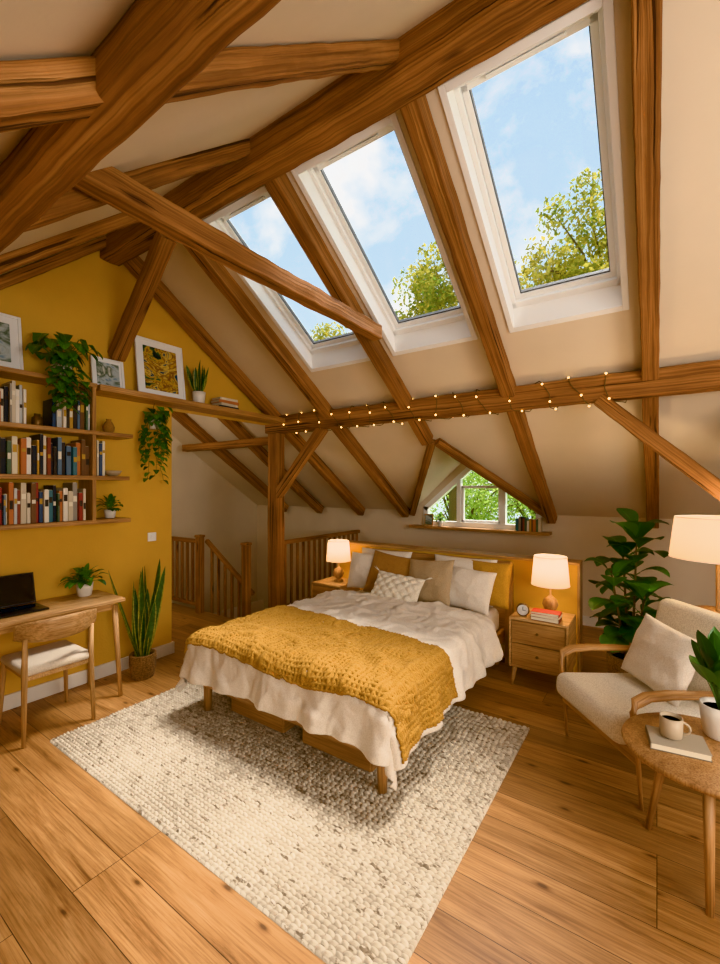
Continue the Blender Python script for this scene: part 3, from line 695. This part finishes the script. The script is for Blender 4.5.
for i,(x,y) in enumerate([(-2.22,2.30),(-1.55,2.30)]):
    b=MB(); w,d,h=.5,.6,.11; zz=.026
    b.box((w,.015,h),(x,y-d/2,h/2+zz),m_oak); b.box((w,.015,h),(x,y+d/2,h/2+zz),m_oak)
    b.box((.015,d,h),(x-w/2,y,h/2+zz),m_oak); b.box((.015,d,h),(x+w/2,y,h/2+zz),m_oak); b.box((w,d,.012),(x,y,zz+.006),m_oak)
    b.box((w*.94,d*.94,.03),(x,y,.11),m_beige,bevel=.01); b.build('storage_box')

# ------------------------------------------------------------ nightstands + lamps
def nightstand(x,y,w=.44,d=.38,h=.55):
    b=MB(); z0=.15
    b.bb(x-w/2,x+w/2,y-d/2,y+d/2,h-.022,h,m_oakl,bevel=.006)
    b.bb(x-w/2,x-w/2+.02,y-d/2,y+d/2,z0,h-.022,m_oakl); b.bb(x+w/2-.02,x+w/2,y-d/2,y+d/2,z0,h-.022,m_oakl)
    b.bb(x-w/2+.02,x+w/2-.02,y-d/2+.01,y+d/2,z0,z0+.02,m_oakl); b.bb(x-w/2+.02,x+w/2-.02,y+d/2-.015,y+d/2,z0,h-.02,m_oakl)
    hh=(h-.022-z0-.02)/2
    for k in range(2):
        zz=z0+.02+hh*k; b.bb(x-w/2+.024,x+w/2-.024,y-d/2-.004,y-d/2+.016,zz+.004,zz+hh-.004,m_oak,bevel=.003)
        b.bb(x-w/2+.03,x+w/2-.03,y-d/2+.016,y+d/2-.03,zz+.01,zz+hh-.03,m_oakl)
        b.sphere(.011,(x,y-d/2-.014,zz+hh*.55),m_brass,seg=8)
    for sx in (-1,1):
        for sy in (-1,1): b.tube([(x+sx*(w/2-.04),y+sy*(d/2-.04),z0+.01),(x+sx*(w/2-.02),y+sy*(d/2-.02),0)],[.02,.012],m_oakl,12)
    b.build('nightstand')
nightstand(-.77,3.76); nightstand(-2.95,3.82,.40)
m_emb=M_emit('lamp_bulb',(255,220,160),6)
def mk_lamp(name,x,y,z,base,r0,r1,h,zs,shmat,power,col=(1,.72,.42)):
    b=MB(); base(b)
    seg=40; vs=[];
    for (r,zz) in ((r0,zs),(r1,zs+h)):
        for i in range(seg): a=2*math.pi*i/seg; vs.append(Vector((x+r*math.cos(a),y+r*math.sin(a),zz)))
    fs=[(i,(i+1)%seg,seg+(i+1)%seg,seg+i) for i in range(seg)]; b.add(vs,fs,shmat,True)
    for r,zz in ((r0,zs),(r1,zs+h)): b.tube([(x+r*math.cos(2*math.pi*i/seg),y+r*math.sin(2*math.pi*i/seg),zz) for i in range(seg+1)],.003,m_trim,6)
    b.sphere(.028,(x,y,zs+h*.45),m_emb,seg=8)
    ob=b.build(name)
    L=bpy.data.lights.new('bulb','POINT'); L.energy=power; L.color=col; L.shadow_soft_size=.04; lo=bpy.data.objects.new('bulb',L); coll.objects.link(lo)
    lo.parent=ob; lo.location=Vector((x,y,zs+h*.45+.04))-Vector(ob.location)
    return ob
def tb(x,y,z): return lambda b: b.lathe([(.05,0),(.052,.012),(.03,.02),(.02,.03),(.045,.05),(.062,.09),(.05,.13),(.02,.155),(.01,.17),(.008,.3)],(x,y,z),m_oak)
mk_lamp('table_lamp',-.72,3.80,.55,tb(-.72,3.80,.551),.145,.125,.23,.80,m_shade,11)
mk_lamp('table_lamp',-2.93,3.84,.55,tb(-2.93,3.84,.551),.135,.115,.22,.78,m_shade,11)
def fb(b):
    x,y=.32,3.55
    b.lathe([(.15,0),(.15,.02),(.03,.03),(.012,.04),(.012,.9),(.012,1.2)],(x,y,0),m_oak)
    b.lathe([(.02,.78),(.14,.785),(.14,.81),(.02,.812)],(x,y,0),m_oak)
mk_lamp('floor_lamp',.32,3.55,0,fb,.255,.225,.26,1.145,m_shade2,15)
stack('nightstand_books',(-.72,3.64,.551),3,.13,.2,0,[(120,60,40),(220,205,180),(190,60,40)])
b=MB(); M=Matrix.Translation((-.90,3.65,.603))@Matrix.Rotation(.25,4,'Z')@Matrix.Rotation(math.pi/2,4,'X')
b.lathe([(.046,-.015),(.05,-.012),(.05,.015),(.044,.018)],(0,0,0),m_brass,M=M); b.lathe([(1e-4,.0185),(.043,.0185)],(0,0,0),m_white,M=M)
b.box((.004,.03,.002),(0,.012,.021),m_dark,bevel=0,M=M); b.box((.022,.004,.002),(.01,0,.021),m_dark,bevel=0,M=M)
b.tube([(-.93,3.655,.552),(-.915,3.655,.57)],.004,m_brass,6); b.tube([(-.87,3.645,.552),(-.885,3.645,.57)],.004,m_brass,6)
b.build('alarm_clock')

# ------------------------------------------------------------ armchair
AM=Matrix.Translation((-.04,3.0,0))@Matrix.Rotation(math.radians(-50.3),4,'Z')
chair=bpy.data.objects.new('armchair',None); coll.objects.link(chair)
b=MB()
for s in (-1,1):
    x=s*.325
    pts=[(x,-.30,0),(x,-.315,.2),(x,-.335,.40),(x,-.345,.48),(x,-.325,.53),(x,-.27,.555),(x,-.15,.56),(x,.05,.55),(x,.22,.535),(x,.33,.51)]
    b.tube(pts,[.015,.02,.024,.028,.032,.034,.034,.03,.026,.02],m_oak,14,M=AM,flat=.55)
    b.tube([(x,.40,0),(x,.30,.28),(x,.33,.52),(x*.95,.40,.78)],[.014,.022,.022,.016],m_oak,12,M=AM)
    b.tube([(x,-.315,.25),(x,.30,.23)],[.02,.02],m_oak,10,M=AM)
b.box((.65,.035,.06),(0,-.315,.25),m_oak,M=AM); b.box((.65,.03,.05),(0,.30,.25),m_oak,M=AM); b.box((.62,.025,.05),(0,.395,.75),m_oak,M=AM)
b.build('chair_frame',chair)
b=MB(); b.box((.60,.70,.15),(0,-.06,.345),m_cream,bevel=.055,seg=5,M=AM,smooth=True,rot=(-.05,0,0)); b.build('seat_cushion',chair)
b=MB(); b.box((.60,.14,.52),(0,.30,.63),m_cream,bevel=.06,seg=5,M=AM,smooth=True,rot=(-.24,0,0)); b.build('back_cushion',chair)
pillow('throw_pillow',.44,.39,.13,AM@Vector((-.02,.09,.605)),(-.38,0.1,math.radians(-50)),m_linen,parent=None,seed=11)
# ------------------------------------------------------------ side table
tx,ty=.17,2.31
b=MB(); b.lathe([(1e-4,.47),(.27,.47),(.298,.478),(.305,.49),(.298,.502),(1e-4,.502)],(tx,ty,0),m_oak,56)
for k in range(3):
    a=math.radians(-100+120*k)+.15; c,s=math.cos(a),math.sin(a)
    b.tube([(tx+c*.15,ty+s*.15,.475),(tx+c*.24,ty+s*.24,0)],[.022,.013],m_oak,12)
b.lathe([(.1,.445),(.1,.472)],(tx,ty,0),m_oak)
b.build('side_table')
b=MB(); B=Matrix.Translation((.07,2.27,.503))@Matrix.Rotation(math.radians(8),4,'Z')
b.box((.2,.145,.022),(0,0,.014),m_page,bevel=.001,M=B); b.box((.206,.15,.003),(0,0,.0015),m_vcol,bevel=0,M=B,col=lin((130,120,104))); b.box((.206,.15,.003),(0,0,.0265),m_vcol,bevel=0,M=B,col=lin((176,164,146)))
b.box((.003,.15,.028),(-.102,0,.014),m_vcol,bevel=0,M=B,col=lin((160,148,130)))
b.build('hardback_book')
b=MB(); mx,my,mz=.05,2.28,.533
b.lathe([(.03,0),(.04,.006),(.042,.03),(.042,.085),(.038,.085),(.037,.02),(1e-4,.015)],(mx,my,mz),m_mug)
b.lathe([(1e-4,.07),(.037,.07)],(mx,my,mz),m_soil)
b.tube([(mx+.038,my,mz+.072)]+[(mx+.04+.026*math.sin(math.pi*i/8),my,mz+.045+.025*math.cos(math.pi*i/8)) for i in range(9)],.005,m_mug,8)
b.build('coffee_mug')
# ------------------------------------------------------------ railing
rail=MB()
def newel(x,y,z0=0,h=1.0): rail.bb(x-.04,x+.04,y-.04,y+.04,z0,h,m_beam,bevel=.006); rail.bb(x-.048,x+.048,y-.048,y+.048,h,h+.03,m_beam,bevel=.008)
rx=-3.86
rail.bb(rx-.03,rx+.03,3.86,5.58,.88,.93,m_beam,bevel=.01); rail.bb(rx-.02,rx+.02,3.86,5.58,.08,.12,m_beam)
for k in range(15): y=3.95+k*.113; rail.bb(rx-.015,rx+.015,y-.015,y+.015,.11,.89,m_beam,bevel=.003)
newel(-3.9,3.36,h=.93); newel(-4.8,3.38,h=.96)
rail.bb(-6.15,-4.84,3.35,3.41,.88,.93,m_beam,bevel=.01); rail.bb(-6.15,-4.84,3.36,3.40,.08,.12,m_beam)
for k in range(11): x=-4.95-k*.115; rail.bb(x-.015,x+.015,3.365,3.395,.11,.89,m_beam,bevel=.003)
rail.box((1.05,.05,.05),(-4.37,3.49,.62),m_beam,rot=(0,math.radians(33),0),bevel=.01)
for k in range(6): 
    x=-4.7+k*.13; zt=.62-(x+4.37)*math.tan(math.radians(33)); rail.bb(x-.015,x+.015,3.475,3.505,zt-.85,zt,m_beam,bevel=.003)
rail.build('stair_railing')
b=MB()
for k in range(9):
    x0=-4.75+k*.24; z=-.19*(k+1)
    if x0<-4.2: b.bb(x0,x0+.26,3.47,4.4,z-.04,z,m_oak); b.bb(x0,x0+.02,3.47,4.4,z-.04,z+.15,m_trim)
b.build('staircase')
# ------------------------------------------------------------ fairy lights
b=MB(); pts=[]; N=320
for i in range(N):
    t=i/(N-1); x=-3.72+3.55*t; a=2*math.pi*t*15+.6*math.sin(t*20)
    yy=math.cos(a); zz=math.sin(a); m=max(abs(yy)/.088,abs(zz)/.108)
    pts.append(Vector((x+.03*math.sin(a*1.7),3.78+yy/m,2.35+zz/m)))
b.tube(pts,.0035,m_stem,5)
for i in range(0,N,5): b.sphere(.007,pts[i]+Vector((0,-.004,.0)),m_bulb,seg=6)
b.build('fairy_lights')
b=MB()
x=-1.42
while x<-1.14:
    t=U(.02,.035);h=U(.12,.18); b.box((t-.002,.11,h),(x,5.52,1.061+h/2),m_vcol,bevel=.001,col=lin(random.choice(cols))); x+=t
b.build('sill_books')
bushy('sill_plant',-2.45,5.51,1.061,.04,.07,16,.07,.035,m_pothos)
b=MB(); b.box((.13,.015,.16),(-2.63,5.53,1.143),m_oak,rot=(-.1,0,0)); b.box((.1,.004,.13),(-2.63,5.520,1.143),pb,rot=(-.1,0,0),bevel=0); b.build('photo_frame')

# ------------------------------------------------------------ outside
t=NT('tree_foliage'); at=t.n('ShaderNodeAttribute',attribute_name='col'); d=t.n('ShaderNodeBsdfDiffuse'); t.l(at.outputs['Color'],d.inputs[0]); tr=t.n('ShaderNodeBsdfTranslucent'); t.l(at.outputs['Color'],tr.inputs[0])
mxs=t.n('ShaderNodeMixShader'); mxs.inputs[0].default_value=.5; t.l(d.outputs[0],mxs.inputs[1]); t.l(tr.outputs[0],mxs.inputs[2]); t.l(mxs.outputs[0],t.out.inputs[0]); m_fol=t.m
rng=np.random.default_rng(5)
def tree(name,x,y,ztop,cr,zb=-3,n=20000,c1=(98,126,60),c2=(192,172,88)):
    cz=ztop-cr*1.1; K=70
    cen=rng.normal(size=(K,3)); cen/=np.linalg.norm(cen,axis=1,keepdims=True); cen*=rng.uniform(.4,1.1,(K,1)); cen=cen*np.array([cr*.9,cr*.9,cr])+np.array([x,y,cz])
    k=rng.integers(0,K,n); dirs=rng.normal(size=(n,3)); dirs/=np.linalg.norm(dirs,axis=1,keepdims=True)
    rk=rng.uniform(.16,.34,(K,1))
    pos=cen[k]+dirs*(rng.uniform(.1,1,(n,1))**.5)*cr*rk[k]
    a=rng.normal(size=(n,3)); a/=np.linalg.norm(a,axis=1,keepdims=True); c=rng.normal(size=(n,3)); bb=np.cross(a,c); bb/=np.linalg.norm(bb,axis=1,keepdims=True)
    s=rng.uniform(.03,.07,(n,1)); V=np.stack([pos-a*s,pos+bb*s*.6,pos+a*s,pos-bb*s*.6],1).reshape(-1,3)
    C1=np.array(lin(c1)[:3]);C2=np.array(lin(c2)[:3]); m=np.clip(rng.uniform(0,1,(n,1))*.6+rng.uniform(0,1,(K,1))[k]*.4,0,1); C=C1*(1-m)+C2*m; C=np.repeat(np.concatenate([C,np.ones((n,1))],1),4,0)
    b=MB(); b.mi(m_fol); b.v=[tuple(v) for v in V]; b.f=[(4*i,4*i+1,4*i+2,4*i+3) for i in range(n)]; b.fm=[0]*n; b.sm=[False]*n; b.g=[(0,0,0)]*(4*n); b.c=[tuple(q) for q in C]
    b.tube([(x,y,zb),(x+.1,y,cz-cr*.5),(x,y,cz)],[.22,.15,.06],m_stem,10)
    for i in range(0,K,2): b.tube([(x+.05,y,cz-cr*.5),tuple((cen[i]+np.array([x,y,cz]))/2),tuple(cen[i])],[.05,.025,.01],m_stem,6)
    return b.build(name)
tree('garden_tree',-.9,11.3,8.4,2.1); tree('garden_tree',-4.5,11.0,7.8,2.0)
tree('garden_tree',-8.0,9.6,6.4,2.0); tree('garden_tree',2.4,12.5,7.5,2.2)
tree('garden_tree',-3.0,14.5,4.6,3.0,c1=(120,160,76),c2=(196,210,124),n=14000)
tree('garden_tree',-.8,13.5,4.0,2.6,c1=(120,160,76),c2=(196,210,124),n=12000)
tree('garden_tree',-5.6,14.0,4.2,2.8,c1=(120,160,76),c2=(196,210,124),n=12000)
poly('garden_ground',[(-60,-60,-3.2),(60,-60,-3.2),(60,60,-3.2),(-60,60,-3.2)],[(0,1,2,3)],M_plain('grass',(110,140,70),.9))

# ------------------------------------------------------------ world & lights
w=bpy.data.worlds.new('sky'); scene.world=w; w.use_nodes=True; nt=w.node_tree; nt.nodes.clear()
def wn(ty): return nt.nodes.new(ty)
tc=wn('ShaderNodeTexCoord'); sp=wn('ShaderNodeSeparateXYZ'); nt.links.new(tc.outputs['Generated'],sp.inputs[0])
r=wn('ShaderNodeValToRGB'); e=r.color_ramp.elements; e[0].position=0; e[0].color=(.74,.87,.95,1); e[1].position=.95; e[1].color=(.34,.60,.86,1); nt.links.new(sp.outputs[2],r.inputs[0])
mp=wn('ShaderNodeMapping'); mp.inputs['Scale'].default_value=(1,1,1.6); mp.inputs['Location'].default_value=(2.3,.7,1.1); nt.links.new(tc.outputs['Generated'],mp.inputs[0])
n=wn('ShaderNodeTexNoise'); n.inputs['Scale'].default_value=3.6; n.inputs['Detail'].default_value=9; n.inputs['Roughness'].default_value=.58; n.inputs['Distortion'].default_value=.3; nt.links.new(mp.outputs[0],n.inputs['Vector'])
r2=wn('ShaderNodeValToRGB'); r2.color_ramp.elements[0].position=.46; r2.color_ramp.elements[1].position=.60; nt.links.new(n.outputs[0],r2.inputs[0])
mx=wn('ShaderNodeMix'); mx.data_type='RGBA'; nt.links.new(r2.outputs[0],mx.inputs[0]); nt.links.new(r.outputs[0],mx.inputs[6]); mx.inputs[7].default_value=(1,1,1,1)
bg=wn('ShaderNodeBackground'); bg.inputs[1].default_value=1.5; nt.links.new(mx.outputs[2],bg.inputs[0]); wo=wn('ShaderNodeOutputWorld'); nt.links.new(bg.outputs[0],wo.inputs[0])
def light(name,ty,loc,target,energy,col,size=1,size_y=None,angle=None):
    L=bpy.data.lights.new(name,ty); L.energy=energy; L.color=col
    if ty=='AREA':
        L.size=size
        if size_y: L.shape='RECTANGLE'; L.size_y=size_y
    if ty=='SUN': L.angle=angle
    if ty=='POINT': L.shadow_soft_size=size
    o=bpy.data.objects.new(name,L); coll.objects.link(o); o.location=loc
    if target is not None: o.rotation_euler=(Vector(target)-Vector(loc)).to_track_quat('-Z','Y').to_euler()
    return o
light('sun','SUN',(0,6,12),(-1.6,1.2,0),15.0,(1,.94,.86),angle=math.radians(26))
light('side_fill','AREA',(2.2,1.2,1.8),(-2.5,2.4,1.0),85,(1,.94,.86),1.6,1.4)  # added soft fill from the right; that wall has no window
light('rear_fill','AREA',(.9,-.45,1.65),(-1.8,3.2,1.4),58,(1,.93,.85),2.2,.8)  # added fill from behind the camera, not a ceiling fixture
light('hall_fill','POINT',(-5.0,2.4,2.0),None,26,(1,.88,.72),.15)  # unseen point fill added to brighten the hall, no lamp there
# ------------------------------------------------------------ camera
cam=bpy.data.cameras.new('camera'); cam.sensor_fit='HORIZONTAL'; cam.sensor_width=36; cam.lens=21.6; cam.shift_y=5/720; cam.clip_start=.03
co=bpy.data.objects.new('camera',cam); coll.objects.link(co); co.location=(0,0,1.6); co.rotation_euler=(math.radians(90),0,math.radians(34.5)); scene.camera=co
try: scene.view_settings.view_transform='Khronos PBR Neutral'
except Exception as ex: print(ex); scene.view_settings.view_transform='Standard'
scene.view_settings.exposure=-.08
